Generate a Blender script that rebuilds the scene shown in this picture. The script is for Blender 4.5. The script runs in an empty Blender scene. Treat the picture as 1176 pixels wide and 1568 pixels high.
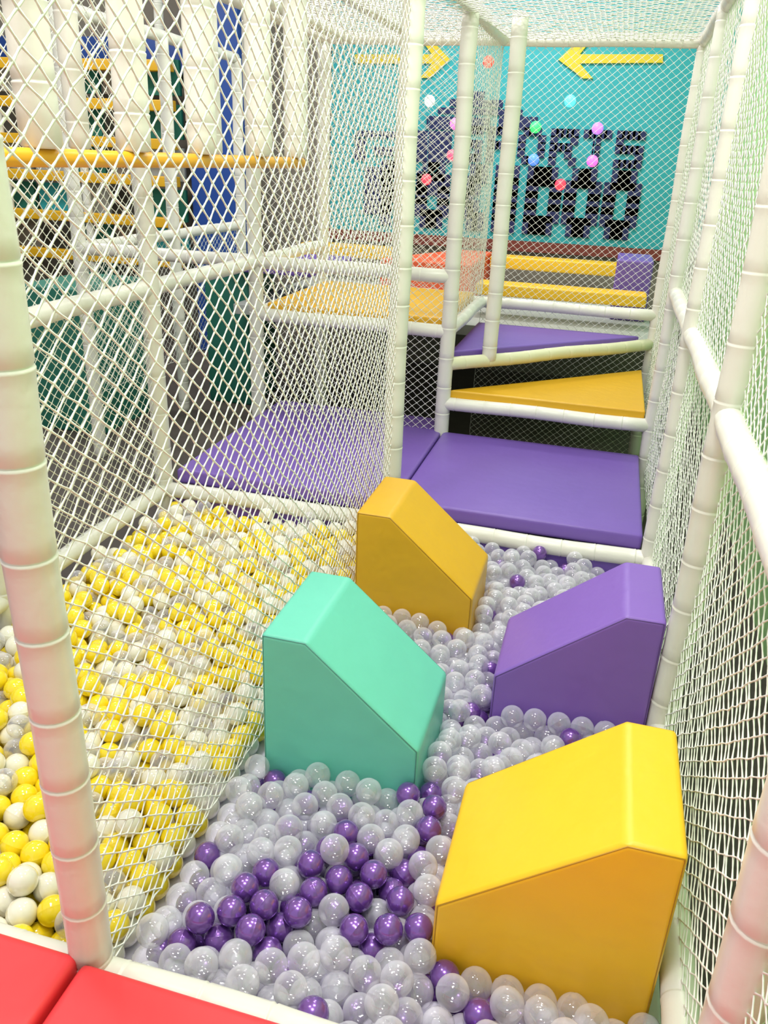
import bpy, bmesh, math, random
import numpy as np
from mathutils import Vector, Matrix
random.seed(7); np.random.seed(7)
scene = bpy.context.scene
scene.view_settings.view_transform = 'Standard'
scene.view_settings.look = 'None'

# ------------------------------------------------------------------ helpers
def lin(c):
    return tuple(((v/255.0)/12.92 if v/255.0 <= .04045 else ((v/255.0+.055)/1.055)**2.4) for v in c)

def mat(name, rgb, rough=.5, bump=0, bscale=40, coat=0, metal=0, var=0, spec=.5, sheen=0):
    m = bpy.data.materials.new(name); m.use_nodes = True
    nt = m.node_tree; b = nt.nodes['Principled BSDF']
    c = lin(rgb)
    b.inputs['Base Color'].default_value = (*c, 1)
    b.inputs['Roughness'].default_value = rough
    b.inputs['Metallic'].default_value = metal
    b.inputs['Coat Weight'].default_value = coat
    b.inputs['Coat Roughness'].default_value = .05
    b.inputs['Specular IOR Level'].default_value = spec
    tc = nt.nodes.new('ShaderNodeTexCoord')
    if var > 0:
        n = nt.nodes.new('ShaderNodeTexNoise'); n.inputs['Scale'].default_value = 6
        n.inputs['Detail'].default_value = 4
        nt.links.new(tc.outputs['Object'], n.inputs['Vector'])
        r = nt.nodes.new('ShaderNodeMapRange')
        r.inputs['To Min'].default_value = 1-var; r.inputs['To Max'].default_value = 1+var
        nt.links.new(n.outputs['Fac'], r.inputs['Value'])
        mx = nt.nodes.new('ShaderNodeVectorMath'); mx.operation = 'SCALE'
        mx.inputs[0].default_value = c
        nt.links.new(r.outputs['Result'], mx.inputs['Scale'])
        nt.links.new(mx.outputs[0], b.inputs['Base Color'])
    if bump > 0:
        n2 = nt.nodes.new('ShaderNodeTexNoise'); n2.inputs['Scale'].default_value = bscale
        n2.inputs['Detail'].default_value = 3
        nt.links.new(tc.outputs['Object'], n2.inputs['Vector'])
        bp = nt.nodes.new('ShaderNodeBump'); bp.inputs['Strength'].default_value = bump
        bp.inputs['Distance'].default_value = .01
        nt.links.new(n2.outputs['Fac'], bp.inputs['Height'])
        nt.links.new(bp.outputs['Normal'], b.inputs['Normal'])
    return m

def emis(name, rgb, s):
    m = mat(name, rgb, .4)
    b = m.node_tree.nodes['Principled BSDF']
    b.inputs['Emission Color'].default_value = (*lin(rgb), 1)
    b.inputs['Emission Strength'].default_value = s
    return m

M_tube = mat('white_vinyl_foam', (228,226,215), .32, .15, 25, var=.02)
M_tubecream = mat('cream_vinyl_foam', (220,218,186), .35, .15, 25)
M_net = mat('white_net_rope', (238,238,230), .7)
M_yel = mat('yellow_vinyl', (246,192,32), .4, .5, 8, var=.03)
M_amber = mat('amber_vinyl', (222,170,30), .4, .5, 8, var=.03)
M_teal = mat('teal_vinyl', (108,204,182), .4, .5, 8, var=.03)
M_pur = mat('purple_vinyl', (130,94,184), .4, .5, 8, var=.03)
M_purmat = mat('purple_mat_vinyl', (118,88,176), .42, .4, 7, var=.04)
M_red = mat('red_mat_vinyl', (232,60,66), .45, .25, 9, var=.03)
M_orange = mat('orange_vinyl', (238,98,58), .5)
M_sign = mat('turquoise_sign_paint', (42,160,170), .6, var=.05)
M_navy = mat('navy_sign_paint', (12,28,84), .6)
M_arrow = mat('yellow_sign_paint', (212,188,36), .6)
M_blue = mat('blue_column_paint', (26,70,152), .5)
M_dark = mat('dark_floor_rubber', (78,71,65), .8, .2, 20, var=.35)
M_grey = mat('grey_floor_tiles', (172,174,170), .6, var=.15)
M_green = mat('dark_green_panel', (34,112,96), .6, var=.2)
M_wallg = mat('pale_green_wall_and_haze', (176,224,154), .8)  # pale green wall, with the green haze of this side put into its colour
M_wall = mat('grey_brown_wall_paint', (128,120,108), .8, var=.2)
M_brown = mat('brown_skirting', (120,50,40), .6)
M_bar = mat('orange_yellow_bar', (238,172,26), .35)
M_lilac = mat('pit_floor_vinyl', (216,210,228), .5)

def mesh_np(name, verts, quads=None, tris=None, mats=(), smooth=True, midx=None):
    """numpy mesh. quads (n,4), tris (n,3)"""
    me = bpy.data.meshes.new(name)
    verts = np.asarray(verts, dtype=np.float32)
    q = np.zeros((0,4), np.int32) if quads is None else np.asarray(quads, np.int32)
    t = np.zeros((0,3), np.int32) if tris is None else np.asarray(tris, np.int32)
    loops = np.concatenate([q.ravel(), t.ravel()])
    tot = np.concatenate([np.full(len(q),4,np.int32), np.full(len(t),3,np.int32)])
    start = np.concatenate([[0], np.cumsum(tot)[:-1]]).astype(np.int32)
    me.vertices.add(len(verts)); me.vertices.foreach_set('co', verts.ravel())
    me.loops.add(len(loops)); me.loops.foreach_set('vertex_index', loops)
    me.polygons.add(len(tot)); me.polygons.foreach_set('loop_start', start)
    me.polygons.foreach_set('loop_total', tot)
    for m in mats: me.materials.append(m)
    if midx is not None: me.polygons.foreach_set('material_index', np.asarray(midx, np.int32))
    me.update(calc_edges=True); me.validate()
    if smooth: me.polygons.foreach_set('use_smooth', np.ones(len(me.polygons), bool))
    ob = bpy.data.objects.new(name, me); scene.collection.objects.link(ob)
    return ob

def frame(d):
    d = Vector(d).normalized()
    a = Vector((0,0,1)) if abs(d.z) < .9 else Vector((1,0,0))
    u = d.cross(a).normalized(); v = d.cross(u).normalized()
    return u, v

def tube(name, p0, p1, r=.045, m=None, seg=20, pitch=.17, wob=.0025, seam=True):
    """foam padded tube: wrapped sleeve with taped joints and tie bulges"""
    p0 = Vector(p0); p1 = Vector(p1); L = (p1-p0).length; d = (p1-p0)/L
    u, v = frame(d)
    prof = [(0,.001),(0,r*.8),(.006,r)]
    if seam:
        s = pitch*random.uniform(.4,.9)
        while s < L-.03:
            prof += [(s-.035, r*1.0),(s-.008, r*1.005),(s-.004, r*1.03),(s+.000,r*1.035),(s+.003,r*.97),(s+.006,r*.97),(s+.009,r*1.015),(s+.04,r*.998)]
            s += pitch*random.uniform(.9,1.12)
    prof += [(L-.006,r),(L,r*.8),(L,.001)]
    vs = []; ph = random.uniform(0,6)
    for (s,rr) in prof:
        c = p0 + d*s + u*(wob*math.sin(s*9+ph)) + v*(wob*math.cos(s*7+ph))
        for k in range(seg):
            a = 2*math.pi*k/seg
            vs.append(c + (u*math.cos(a)+v*math.sin(a))*rr)
    qs = []
    for i in range(len(prof)-1):
        for k in range(seg):
            k2 = (k+1)%seg
            qs.append((i*seg+k, i*seg+k2, (i+1)*seg+k2, (i+1)*seg+k))
    return mesh_np(name, [tuple(x) for x in vs], qs, mats=[m or M_tube])

def net(name, o, U, V, cell=.056, r=.0019, sag=.02, m=None, jit=.0025, sides=3, mask=None):
    o = np.array(o,float); U = np.array(U,float); V = np.array(V,float)
    lu = np.linalg.norm(U); lv = np.linalg.norm(V)
    nu = max(2,int(round(lu/(cell/2)))); nv = max(2,int(round(lv/(cell*.86/2))))
    N = np.cross(U,V); N /= np.linalg.norm(N)
    I,J = np.meshgrid(np.arange(nu+1), np.arange(nv+1), indexing='ij')
    s = I/nu; t = J/nv
    rng = np.random.RandomState(int(abs(o.sum()*1000))%9999)
    off = sag*(np.sin(np.pi*s)*np.sin(np.pi*t)) + sag*.35*np.sin(s*9+1)*np.sin(t*7)*np.sin(np.pi*s)*np.sin(np.pi*t)
    P = o + s[...,None]*U + t[...,None]*V + off[...,None]*N
    wav = .006*np.sin(t*11+2)*np.sin(np.pi*s)
    P = P + wav[...,None]*U/lu + (.006*np.sin(s*13)*np.sin(np.pi*t))[...,None]*V/lv
    P = P + rng.uniform(-jit,jit,P.shape)
    A = []; B = []
    even = (I+J)%2==0
    e = even[:-1,:-1]; A.append(P[:-1,:-1][e]); B.append(P[1:,1:][e])
    e = even[1:,:-1];  A.append(P[1:,:-1][e]);  B.append(P[:-1,1:][e])
    A = np.concatenate(A); B = np.concatenate(B)
    for (a,b) in ((P[:-1,0],P[1:,0]),(P[:-1,-1],P[1:,-1]),(P[0,:-1],P[0,1:]),(P[-1,:-1],P[-1,1:])):
        A = np.concatenate([A,a]); B = np.concatenate([B,b])
    D = B-A; L = np.linalg.norm(D,axis=1,keepdims=True); D = D/L
    A = A - D*r*.7; B = B + D*r*.7
    X = np.cross(D, N); X /= np.linalg.norm(X,axis=1,keepdims=True)
    n = len(A); vs = []
    mid = (A+B)/2
    rad = (r*1.4, r*.9, r*1.4)
    for P_,rr in zip((A,mid,B),rad):
        for k in range(sides):
            a = 2*math.pi*(k+.5)/sides
            vs.append(P_ + (X*math.cos(a) + N*math.sin(a))*rr)
    vs = np.stack(vs,1)
    base = (np.arange(n)*3*sides)[:,None]
    q = []
    for lvl in range(2):
        for k in range(sides):
            k2=(k+1)%sides
            q.append(base+np.array([[lvl*sides+k,lvl*sides+k2,(lvl+1)*sides+k2,(lvl+1)*sides+k]]))
    q = np.concatenate(q)
    return mesh_np(name, vs.reshape(-1,3), q, mats=[m or M_net])

def box(name, x0,x1,y0,y1,z0,z1, m, bev=.012, seg=3):
    me = bpy.data.meshes.new(name); bm = bmesh.new()
    bmesh.ops.create_cube(bm, size=1)
    for v in bm.verts:
        v.co = Vector(((x0+x1)/2+v.co.x*(x1-x0),(y0+y1)/2+v.co.y*(y1-y0),(z0+z1)/2+v.co.z*(z1-z0)))
    if bev: bmesh.ops.bevel(bm, geom=bm.edges[:], offset=bev, segments=seg, profile=.6, affect='EDGES')
    bm.to_mesh(me); bm.free(); me.materials.append(m)
    for p in me.polygons: p.use_smooth = bool(bev)
    ob = bpy.data.objects.new(name, me); scene.collection.objects.link(ob)
    return ob

def prism(name, poly, axis, a0, a1, m, bev=.012):
    """poly 2D; axis 'Y' -> poly (x,z) ; axis 'Z' -> poly (x,y)"""
    me = bpy.data.meshes.new(name); bm = bmesh.new()
    f = (lambda p,a: (p[0],a,p[1])) if axis=='Y' else (lambda p,a:(p[0],p[1],a))
    v0 = [bm.verts.new(f(p,a0)) for p in poly]; v1 = [bm.verts.new(f(p,a1)) for p in poly]
    n = len(poly)
    bm.faces.new(v0); bm.faces.new(v1[::-1])
    for i in range(n): bm.faces.new((v0[i],v1[i],v1[(i+1)%n],v0[(i+1)%n]))
    bmesh.ops.recalc_face_normals(bm, faces=bm.faces[:])
    if bev: bmesh.ops.bevel(bm, geom=bm.edges[:], offset=bev, segments=4, profile=.55, affect='EDGES')
    bm.to_mesh(me); bm.free(); me.materials.append(m)
    for p in me.polygons: p.use_smooth = bool(bev)
    ob = bpy.data.objects.new(name, me); scene.collection.objects.link(ob)
    if bev:
        wn = ob.modifiers.new('wn','WEIGHTED_NORMAL'); wn.keep_sharp=False
    return ob

def empty(name):
    e = bpy.data.objects.new(name, None); scene.collection.objects.link(e); return e
def group(name, parts):
    e = empty(name)
    for p in parts: p.parent = e
    return e

# ------------------------------------------------------------------ camera
MX = Matrix(((.9635,-.1414,.2273),(.2647,.3769,-.8876),(.0399,.9155,.4004)))
yv = MX[1].normalized(); zv = (MX[2]-yv*MX[2].dot(yv)).normalized(); xv = yv.cross(zv)
R = Matrix((xv,yv,zv))
cam = bpy.data.cameras.new('camera'); co = bpy.data.objects.new('camera', cam)
scene.collection.objects.link(co)
co.matrix_world = Matrix.Translation((0,0,1.7)) @ R.to_4x4()
cam.sensor_fit = 'VERTICAL'; cam.sensor_height = 36; cam.lens = 36*1234/1568
cam.clip_start = .02
scene.camera = co

# ------------------------------------------------------------------ frame grid
XL, XM, XR = -2.12, -.88, .37
Y0,Y1,Y2,Y3,Y4 = 1.03, 2.3, 3.55, 4.8, 6.05
ZT = 2.45
G = -.35
P = 'padded_post'
for (x,y,z0) in [(XM,Y0,G),(XM,Y2,G),(XM,Y3,G),(XR,Y0,G),(XR,Y1,G),(XR,Y2,G),(XR,Y3,G),(XR,Y4,G),
                 (XL,Y0,G),(XL,Y1,G),(XL,Y2,G),(XL,Y3,G),(XL,Y4,G),(-.65,5.03,.57),
                 (-3.36,Y3,G),(-3.36,Y4,G),(-3.36,7.3,G)]:
    tube(P,(x,y,z0),(x,y,ZT))
Rn = 'padded_rail'
rails = [((XL,Y0,.05),(XL,Y2,.05)),((XL,Y2,.05),(XM,Y2,.05)),((XM,Y2,.05),(XR,Y2,.05)),((XR,Y0,.05),(XR,Y2,.05)),
  ((XM,Y0,.03),(XR,Y0,.03)),((XL,Y0,.03),(XM,Y0,.03)),
  ((XR,Y0-.6,1.09),(XR,Y3,1.09)),((XL,Y0,1.09),(XL,Y4,1.09)),((XL,Y3,1.09),(XM,Y3,1.09)),
  ((XL,Y3,.77),(XM,Y3,.77)),((XM,Y3,.77),(XM,Y4,.77)),((XL,Y3,.77),(XL,Y4,.77)),((XL,Y4,.77),(XR,Y4,.77)),
  ((XM,Y3,.33),(XR,Y3,.33)),
  ((XR,Y0,ZT),(XR,Y4,ZT)),((XM,Y0,ZT),(XM,Y4,ZT)),((XL,Y0,ZT),(XL,Y4,ZT)),((XL,Y4,ZT),(XR,Y4,ZT)),
  ((-1.45,Y0,ZT),(-1.45,Y4,ZT)),
  ((-3.36,Y3,1.09),(-3.36,7.3,1.09)),((-3.36,Y3,1.09),(XL,Y3,1.09)),((-3.36,Y3,ZT),(-3.36,7.3,ZT)),
  ]
for a,b in rails: tube(Rn,a,b,r=.04)
tube(Rn,(XM,Y3,.57),(XR,Y4,.57),r=.04,m=M_tubecream)

# nets
NN='safety_net'
net(NN,(XM,Y0,-.02),(0,Y2-Y0,0),(0,0,ZT),sag=.03,sides=4,r=.0020)
net(NN,(XL,Y0,.05),(0,Y2-Y0,0),(0,0,ZT-.05),sag=-.03)
net(NN,(XL,Y3,.12),(XM-XL,0,0),(0,0,ZT-.12),sag=.02)
net(NN,(XR,Y0-.6,.05),(0,Y2-Y0+.6,0),(0,0,ZT-.05),sag=.02,sides=4)
net(NN,(XR,Y2,.05),(0,Y4-Y2,0),(0,0,ZT-.05),sag=.02)
net(NN,(XM,Y4,G),(XR-XM,0,0),(0,0,ZT-G),sag=.02,r=.0015)
net(NN,(XM,Y3,.83),(0,Y4-Y3,0),(0,0,ZT-.83),sag=.02,r=.0016)
net(NN,(XL,Y4,.83),(XM-XL,0,0),(0,0,ZT-.83),sag=.02,r=.0016)
net(NN,(XL,Y0,ZT),(XR-XL,0,0),(0,Y4-Y0,0),sag=-.05)
net(NN,(-3.36,Y3,.1),(0,7.3-Y3,0),(0,0,1.0),sag=-.02,sides=3,cell=.07)

# hanging tubes + yellow bar
parts=[]
for i,y in enumerate((1.58,1.96,2.4,2.85,3.35,3.76)):
    parts.append(tube('tube_%d'%i,(-1.45,y,1.69),(-1.45,y,ZT),r=.052))
for i,y in enumerate((2.85,3.95)):
    parts.append(tube('tube_back_%d'%i,(-1.95,y,1.69),(-1.95,y,ZT),r=.04))
parts.append(tube('bar',(-1.45,1.2,1.67),(-1.45,3.84,1.67),r=.023,m=M_bar,seam=False))
parts.append(tube('bar_back',(-1.95,2.2,1.67),(-1.95,4.16,1.67),r=.018,m=M_bar,seam=False))
parts.append(tube('beam_back',(-1.95,Y0,ZT),(-1.95,Y4,ZT),r=.04))
group('hanging_foam_roller_row',parts)

# ------------------------------------------------------------------ mats & platforms
box('purple_floor_mat',XM+.015,XR-.045,Y2+.045,Y3-.01,.07,.15,M_purmat,.018)
box('purple_floor_mat',XL+.05,XM+.005,Y2+.045,Y3+.25,.07,.15,M_purmat,.018)
box('purple_pit_edge_board',XL+.05,XR-.05,Y2-.01,Y2+.03,-.25,.03,M_purmat,.01)
box('yellow_platform_mat',XL+.05,XM-.05,Y3+.05,Y4-.05,.77,.84,M_amber,.018)
prism('yellow_triangular_step',[(XM+.03,Y3+.02),(XR-.05,Y3+.02),(XR-.05,Y4-.12)],'Z',.35,.41,M_amber,.012)
prism('purple_triangular_step',[(XM+.0,Y3+.1),(XR-.1,Y4-.06),(XM,Y4-.06)],'Z',.57,.63,M_purmat,.012)
box('red_entry_mat',XM+.01,XR+.5,-1.2,.99,.02,.12,M_red,.02)
box('red_entry_mat',-2.6,XM-.005,-1.2,1.0,.02,.12,M_red,.02)
box('entry_platform_base',-2.6,XR+.5,-1.2,.97,G,.02,M_dark,0)
ZP=-.14
box('ball_pit_floor_pad',XL,XR,Y0,Y2-.02,ZP-.07,ZP,M_lilac,.01)
box('grey_landing_platform',-2.9,XR,Y4+.06,8.55,.5,.58,M_grey,.005)
box('yellow_landing_mat',-1.0,.3,6.5,6.75,.75,.84,M_yel,.015)
box('yellow_landing_mat',-1.1,.1,7.9,8.15,.8,.91,M_yel,.015)
box('yellow_landing_mat',-3.0,-1.95,7.9,8.15,.8,.91,M_yel,.015)
box('purple_landing_block',.05,.33,6.9,7.5,.58,1.05,M_purmat,.02)
box('purple_landing_mat',-3.0,-2.25,6.2,7.3,.82,.88,M_purmat,.02)
prism('orange_ramp_pad',[(-1.93,7.0),(-1.12,7.0),(-1.12,8.2),(-1.45,8.2)],'Z',.58,.92,M_orange,.02)

# ------------------------------------------------------------------ wedge blocks
def wedge(name, side, y0, y1, m):
    if side=='R': poly=[(-.182,ZP),(-.182,.135),(.2,.44),(.322,.44),(.322,ZP)]
    else: poly=[(-.333,ZP),(-.333,.14),(-.68,.44),(-.818,.44),(-.818,ZP)]
    ob = prism(name,poly,'Y',y0,y1,m,.016)
    dm = m.copy(); dm.name = m.name+'_seam'
    bb = dm.node_tree.nodes['Principled BSDF']
    for l in list(bb.inputs['Base Color'].links): dm.node_tree.links.remove(l)
    c = m.node_tree.nodes['Principled BSDF'].inputs['Base Color'].default_value
    bb.inputs['Base Color'].default_value = (c[0]*.5,c[1]*.46,c[2]*.5,1)
    cu = bpy.data.curves.new('piping','CURVE'); cu.dimensions='3D'; cu.bevel_depth=.0018; cu.bevel_resolution=2
    n=len(poly); cx=sum(p[0] for p in poly)/n; cz=.1
    ins=[]; d=.007
    for i in range(n):
        a=Vector(poly[i-1]); b=Vector(poly[i]); c2=Vector(poly[(i+1)%n])
        def nrm(p,q):
            t=(q-p).normalized(); nn=Vector((-t.y,t.x))
            return nn if nn.dot(Vector((cx,cz))-p)>0 else -nn
        n1=nrm(a,b); n2=nrm(b,c2); k=(n1+n2); k=k/(k.dot(n1))
        ins.append(b+k*d)
    for yy in (y0+.0022,y1-.0022):
        sp = cu.splines.new('POLY'); sp.points.add(4)
        for i,p in enumerate(ins): sp.points[i].co=(p.x,yy,p.y,1)
    co_ = bpy.data.objects.new('piping',cu); scene.collection.objects.link(co_); cu.materials.append(dm)
    dg = bpy.context.evaluated_depsgraph_get()
    me = bpy.data.meshes.new_from_object(co_.evaluated_get(dg)); bpy.data.objects.remove(co_)
    pm = bpy.data.objects.new('piping',me); scene.collection.objects.link(pm)
    pm.parent = ob
    return ob
wedge('yellow_foam_wedge_block','R',1.335,1.757,M_yel)
wedge('purple_foam_wedge_block','R',2.28,2.68,M_pur)
wedge('teal_foam_wedge_block','L',1.826,2.246,M_teal)
wedge('amber_foam_wedge_block','L',2.757,3.178,M_amber)

# ------------------------------------------------------------------ balls
def settle(n,x0,x1,y0,y1,z0,obs,seed,r=.0375,iters=330):
    rng=np.random.RandomState(seed)
    p=[]
    while len(p)<n:
        c=(rng.uniform(x0+r,x1-r),rng.uniform(y0+r,y1-r),rng.uniform(z0+r,z0+.42))
        if any(a-r<c[0]<b+r and c0-r<c[1]<d0+r for (a,b,c0,d0,s) in obs): continue
        p.append(c)
    p=np.array(p)
    D=2*r
    for it in range(iters):
        if it%6==0:
            q=p.astype(np.float32)
            sq=(q**2).sum(1)
            d2=sq[:,None]+sq[None]-2*q@q.T
            ii,jj=np.where(np.triu(d2<(D*1.4)**2,1))
        p[:,2]-=.003
        for k in range(3):
            d=p[jj]-p[ii]; L=np.linalg.norm(d,axis=1)+1e-6
            pen=np.clip(D-L,0,None); c=(d/L[:,None])*(pen*.5*.8)[:,None]
            acc=np.zeros_like(p)
            np.add.at(acc,ii,-c); np.add.at(acc,jj,c)
            p+=acc*.8
            for (a,b,c0,d0,sides) in obs:
                ins=(p[:,0]>a-r)&(p[:,0]<b+r)&(p[:,1]>c0-r)&(p[:,1]<d0+r)
                if ins.any():
                    idx=np.where(ins)[0]; pp=p[idx]
                    big=9*np.ones(len(idx))
                    opt=np.stack([pp[:,0]-(a-r) if 'l' in sides else big,(b+r)-pp[:,0] if 'r' in sides else big,
                                  pp[:,1]-(c0-r),(d0+r)-pp[:,1]],1)
                    w=opt.argmin(1)
                    p[idx[w==0],0]=a-r; p[idx[w==1],0]=b+r; p[idx[w==2],1]=c0-r; p[idx[w==3],1]=d0+r
            p[:,0]=np.clip(p[:,0],x0+r,x1-r); p[:,1]=np.clip(p[:,1],y0+r,y1-r); p[:,2]=np.maximum(p[:,2],z0+r)
    return p

def sph(seg,rings,ridge=True):
    th=list(np.linspace(0,math.pi,rings+1)[1:-1]); rr=[1]*len(th)
    if ridge:
        mid=math.pi/2
        th=[t for t in th if abs(t-mid)>.06]+[mid-.035,mid,mid+.035]; th.sort()
        rr=[1.015 if abs(t-mid)<1e-6 else 1 for t in th]
    v=[(0,0,1)]
    for t,r_ in zip(th,rr):
        for k in range(seg):
            a=2*math.pi*k/seg; v.append((r_*math.sin(t)*math.cos(a),r_*math.sin(t)*math.sin(a),r_*math.cos(t)))
    v.append((0,0,-1)); q=[];t3=[]
    n=len(th)
    for k in range(seg):
        k2=(k+1)%seg
        t3.append((0,1+k,1+k2)); t3.append((len(v)-1,1+(n-1)*seg+k2,1+(n-1)*seg+k))
        for i in range(n-1):
            q.append((1+i*seg+k,1+(i+1)*seg+k,1+(i+1)*seg+k2,1+i*seg+k2))
    return np.array(v),np.array(q),np.array(t3)
def randrot(rng,n):
    q=rng.normal(size=(n,4)); q/=np.linalg.norm(q,axis=1,keepdims=True)
    w,x,y,z=q.T
    return np.stack([np.stack([1-2*(y*y+z*z),2*(x*y-z*w),2*(x*z+y*w)],1),
                     np.stack([2*(x*y+z*w),1-2*(x*x+z*z),2*(y*z-x*w)],1),
                     np.stack([2*(x*z-y*w),2*(y*z+x*w),1-2*(x*x+y*y)],1)],1)
def balls(name,p,rad,mi,mats,seed):
    rng=np.random.RandomState(seed)
    V=[];Q=[];T=[];MQ=[];MT=[];base=0
    for sel,(sg,rg) in (((p[:,1]<2.2),(32,18)),((p[:,1]>=2.2),(20,12))):
        idx=np.where(sel)[0]
        if len(idx)==0: continue
        v,q,t=sph(sg,rg)
        Rm=randrot(rng,len(idx))
        vv=np.einsum('nij,vj->nvi',Rm,v)*rad[idx][:,None,None]+p[idx][:,None,:]
        o=base+np.arange(len(idx))[:,None,None]*len(v)
        V.append(vv.reshape(-1,3)); Q.append((q[None]+o).reshape(-1,4)); T.append((t[None]+o).reshape(-1,3))
        MQ.append(np.repeat(mi[idx],len(q))); MT.append(np.repeat(mi[idx],len(t)))
        base+=len(idx)*len(v)
    return mesh_np(name,np.concatenate(V),np.concatenate(Q),np.concatenate(T),mats,True,np.concatenate(MQ+MT))

def clearmat(name,rgb,a0,a1,rough=.04):
    """thin clear plastic: milky front skin, fresnel gloss; the inner side of the shell is simply clear"""
    m=bpy.data.materials.new(name); m.use_nodes=True; nt=m.node_tree
    nt.nodes.remove(nt.nodes['Principled BSDF']); out=nt.nodes['Material Output']
    N=nt.nodes.new; L=nt.links.new
    tr=N('ShaderNodeBsdfTransparent'); tr.inputs['Color'].default_value=(1,1,1,1)
    df=N('ShaderNodeBsdfDiffuse'); df.inputs['Color'].default_value=(*lin(rgb),1)
    lw=N('ShaderNodeLayerWeight'); lw.inputs['Blend'].default_value=.3
    mr=N('ShaderNodeMapRange'); mr.inputs['To Min'].default_value=a0; mr.inputs['To Max'].default_value=a1
    L(lw.outputs['Facing'],mr.inputs['Value'])
    mx=N('ShaderNodeMixShader'); L(mr.outputs['Result'],mx.inputs['Fac']); L(tr.outputs[0],mx.inputs[1]); L(df.outputs[0],mx.inputs[2])
    fr=N('ShaderNodeFresnel'); fr.inputs['IOR'].default_value=1.7
    gl=N('ShaderNodeBsdfGlossy'); gl.inputs['Roughness'].default_value=rough
    m2=N('ShaderNodeMixShader'); L(fr.outputs[0],m2.inputs['Fac']); L(mx.outputs[0],m2.inputs[1]); L(gl.outputs[0],m2.inputs[2])
    m4=N('ShaderNodeMixShader'); m4.inputs['Fac'].default_value=.10; L(tr.outputs[0],m4.inputs[1]); L(gl.outputs[0],m4.inputs[2])
    ge=N('ShaderNodeNewGeometry')
    m3=N('ShaderNodeMixShader'); L(ge.outputs['Backfacing'],m3.inputs['Fac']); L(m2.outputs[0],m3.inputs[1]); L(m4.outputs[0],m3.inputs[2])
    L(m3.outputs[0],out.inputs['Surface'])
    return m
B_clear=clearmat('clear_plastic_ball',(240,238,249),.21,.84)
B_deepfill=mat('deep_ball_bright_fill',(208,204,222),.15,coat=.5)  # opaque pale stand-in for deep clear balls, added to brighten the pit
B_purple=mat('pearl_purple_ball',(124,80,166),.22,coat=1,metal=.55)
B_yel=mat('glossy_yellow_ball',(251,223,34),.12,coat=.9)
B_pearl=mat('pearl_white_ball',(240,236,220),.12,coat=1)
B_pale=clearmat('pale_yellow_clear_ball',(252,242,190),.5,.85)

obs=[(-.182,.325,1.335,1.757,'l'),(-.182,.325,2.28,2.68,'l'),(-.818,-.333,1.826,2.246,'r'),(-.818,-.333,2.757,3.178,'r')]
pp=settle(1030,XM+.02,XR-.02,Y0+.02,Y2-.02,ZP,obs,3)
rng=np.random.RandomState(11)
dens=.09+.44*np.exp(-(((pp[:,0]+.45)/.28)**2+((pp[:,1]-1.42)/.38)**2))
u=rng.rand(len(pp)); mi=np.where(u<dens,1,0)
mi=np.where((mi==0)&(rng.rand(len(pp))<.006),2,mi)
deep=pp[:,2]<ZP+.07
mi=np.where((mi==0)&deep,np.where(rng.rand(len(pp))<.25,1,3),mi)
rad=np.where(mi==1,.0355,.0385)
balls('purple_and_clear_pit_balls',pp,rad,mi,[B_clear,B_purple,B_pale,B_deepfill],5)
py=settle(1380,XL+.05,XM-.02,Y0+.02,Y2-.02,ZP,[],4)
u=rng.rand(len(py)); mi=np.where(u<.52,0,np.where(u<.8,1,2))
mi=np.where((mi==2)&(py[:,2]<ZP+.07),1,mi)
balls('yellow_and_white_pit_balls',py,np.full(len(py),.0375),mi,[B_yel,B_pearl,B_clear],6)

# ------------------------------------------------------------------ room
box('floor',-10,3,-3,10,G-.1,G,M_dark,0)
box('wall_back',-10,2.5,8.7,8.8,G,4.4,M_wall,0)
box('wall_right',.95,1.05,-3,8.7,G,4.4,M_wallg,0)
box('wall_left',-10.1,-10,-3,8.8,G,4.4,M_wall,0)
box('baseboard_back',-2.95,.95,8.62,8.7,.9,1.0,M_brown,0)

# sign (flat printed panel built at its real place)
YS=8.66
def wall_pt(uu,vv,Y=YS):
    a=uu-588;b=784-vv
    d=Vector((.9635*a-.1414*b-280.5,.2647*a+.3769*b+1095.3,.0399*a+.9155*b-494.1)); t=Y/d.y
    return d.x*t,1.7+d.z*t
sp=[box('sign_panel',-2.95,.94,YS-.01,YS+.03,1.0,3.3,M_sign,0)]
def sgn_poly(nm,pts,m,th=.02):
    return prism(nm,[wall_pt(*p) for p in pts],'Y',YS-.01-th,YS-.01,m,0)
sp.append(sgn_poly('arrow_left',[(855,92),(893,57),(910,57),(888,84),(1015,84),(1015,97),(888,98),(908,121),(893,121)],M_arrow))
sp.append(sgn_poly('arrow_right',[(690,92),(660,60),(645,60),(662,84),(545,84),(545,98),(662,98),(645,120),(660,120)],M_arrow))
FONT={'S':['#####','#....','#####','....#','#####'],'P':['#####','#...#','#####','#....','#....'],'O':['.###.','#...#','#...#','#...#','.###.'],
 'R':['#####','#...#','####.','#..#.','#...#'],'T':['#####','..#..','..#..','..#..','..#..'],'K':['#..##','#.##.','###..','#.##.','#..##'],
 'I':['.###.','.###.','.###.','.###.','.###.'],'D':['####.','#...#','#...#','#...#','####.']}
def letter(ch,x0,z0,w,h,thick=1.45,tz=1.3):
    for r_,row in enumerate(FONT[ch]):
        for c_,s_ in enumerate(row):
            if s_=='#':
                cw=w/5; chh=h/5; cx=x0+(c_+.5)*cw; cz=z0+h-(r_+.5)*chh
                sp.append(box('glyph',cx-cw*.5*thick,cx+cw*.5*thick,YS-.03,YS-.01,cz-chh*.5*tz,cz+chh*.5*tz,M_navy,0))
xa,zb=wall_pt(797,357); xb,zt=wall_pt(988,263)
pitch=(xb-xa)/3.0
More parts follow.
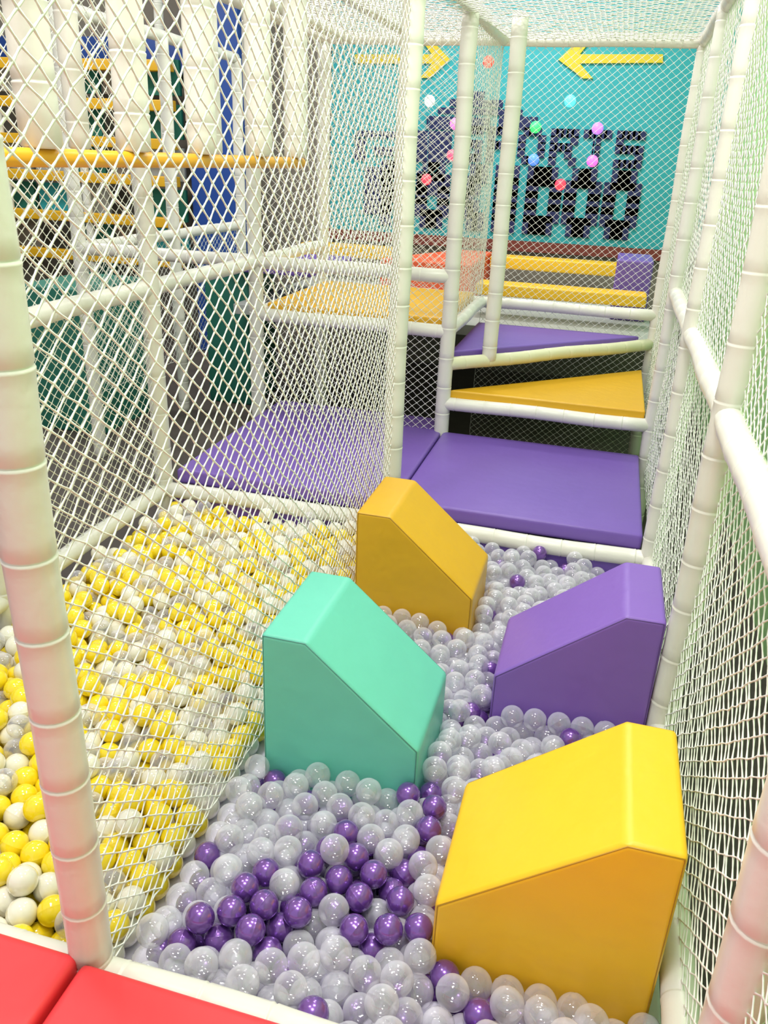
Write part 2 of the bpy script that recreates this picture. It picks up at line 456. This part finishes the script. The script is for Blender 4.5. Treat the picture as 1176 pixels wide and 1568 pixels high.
for i,ch in enumerate('POKIDOO'):
    letter(ch,xb-pitch*(7-i)+pitch*.12,zb+.03,pitch*.77,zt-zb-.06,2.1,1.6)
xa2,zb2=wall_pt(836,252); xb2,zt2=wall_pt(994,203)
p2=(xb2-xa2)/3.0
for i,ch in enumerate('SPORTS'):
    letter(ch,xb2-p2*(6-i)+p2*.1,zb2,p2*.78,zt2-zb2,1.5,1.2)
def rect(x0,y0,x1,y1,m=M_navy,th=.02):
    a=wall_pt(x0,y0); b=wall_pt(x1,y1)
    sp.append(box('glyph',min(a[0],b[0]),max(a[0],b[0]),YS-.01-th,YS-.01,min(a[1],b[1]),max(a[1],b[1]),m,0))
for (x0,y0,x1,y1) in [(712,140,742,152),(690,152,770,165),(672,165,800,178),(655,178,700,200),(712,180,750,200),(765,178,822,200),
    (640,200,690,250),(640,262,672,300),(705,215,720,250),
    (545,200,610,212),(545,212,560,245),(575,225,625,240),(560,255,600,330),(610,262,625,330)]: rect(x0,y0,x1,y1)
group('climbing_zone_sign',sp)
cols=[((820,195),(60,240,110)),((873,155),(90,230,250)),((915,197),(180,110,255)),((817,245),(80,130,255)),((907,247),(255,100,200)),((858,283),(255,60,80)),
      ((653,275),(255,60,80)),((697,190),(250,120,190)),((658,155),(200,240,230)),((692,238),(240,80,110)),((748,95),(250,60,50)),((610,240),(90,210,120))]
fl=[]
for i,((uu,vv),c) in enumerate(cols):
    x,z=wall_pt(uu,vv,8.3)
    me=bpy.data.meshes.new('bulb'); bm=bmesh.new(); bmesh.ops.create_uvsphere(bm,u_segments=16,v_segments=10,radius=.052)
    bm.to_mesh(me); bm.free(); me.materials.append(emis('bulb_glow',c,1.2))
    for p_ in me.polygons: p_.use_smooth=True
    o=bpy.data.objects.new('bulb_%d'%i,me); o.location=(x,8.3,z); scene.collection.objects.link(o); fl.append(o)
cu=bpy.data.curves.new('wire','CURVE'); cu.dimensions='3D'; cu.bevel_depth=.003
order=sorted(range(len(cols)),key=lambda i:fl[i].location.x)
s=cu.splines.new('POLY'); s.points.add(len(order)+1)
s.points[0].co=(-2.9,8.3,2.4,1); s.points[len(order)+1].co=(.9,8.3,2.3,1)
for k,i in enumerate(order): s.points[k+1].co=(*fl[i].location,1)
w=bpy.data.objects.new('wire',cu); scene.collection.objects.link(w); cu.materials.append(M_sign); fl.append(w)
group('fairy_light_string',fl)

# blue column and climbing shelf of the far play area
box('blue_column',-4.32,-3.75,8.2,8.65,G,3.4,M_blue,.01)
box('blue_lintel',-7.2,-4.33,8.5,8.68,2.42,2.75,M_blue,.01)
parts=[]
for i,z in enumerate((.55,.95,1.35,1.7,2.05,2.4)):
    parts.append(box('beam_%d'%i,-9.5,-4.4,8.0,8.12,z,z+.1,M_amber,.01))
k=0
for i in range(11):
    for j in range(6):
        if random.random()<.6:
            x=-9.4+i*.46; z=.2+j*.4
            mm=random.choice([M_green,M_green,M_sign,M_wall,M_grey])
            parts.append(box('panel_%d'%k,x,x+.4,8.2,8.26,z,z+.32,mm,.005)); k+=1
for i in range(6):
    parts.append(tube('upright_%d'%i,(-9.4+i*.98,8.06,G),(-9.4+i*.98,8.06,3.0),r=.045,seg=12))
group('climbing_wall_frame',parts)
box('green_storage_box',-4.2,-3.6,5.2,6.0,G,.75,M_green,.02)
box('green_storage_box',-3.3,-2.9,6.4,7.0,G,.8,M_green,.02)
box('green_storage_box',-7.2,-5.6,6.2,6.9,G,.8,M_green,.02)
box('wooden_bench',-4.9,-3.9,4.2,4.5,G,.0,M_amber,.01)

# ------------------------------------------------------------------ light
wd=bpy.data.worlds.new('world'); scene.world=wd; wd.use_nodes=True
wd.node_tree.nodes['Background'].inputs['Color'].default_value=(.96,.98,1,1)
wd.node_tree.nodes['Background'].inputs['Strength'].default_value=.78
def area(name,loc,sx,sy,e,c=(1,.985,.95)):
    l=bpy.data.lights.new(name,'AREA'); l.shape='RECTANGLE'; l.size=sx; l.size_y=sy; l.energy=e; l.color=c
    o=bpy.data.objects.new(name,l); o.location=loc; scene.collection.objects.link(o)
area('ceiling_panel_light',(-.4,.6,3.9),.7,.35,62)
area('ceiling_panel_light',(-.2,2.6,3.9),.7,.35,60)
area('ceiling_panel_light',(-2.0,1.6,3.9),.7,.35,75)
area('ceiling_panel_light',(-1.0,5.0,3.9),1.0,.35,55)
area('ceiling_panel_light',(-1.0,7.2,3.9),1.2,.5,70)
area('ceiling_panel_light',(-5.5,6.0,3.9),1.2,.5,80)
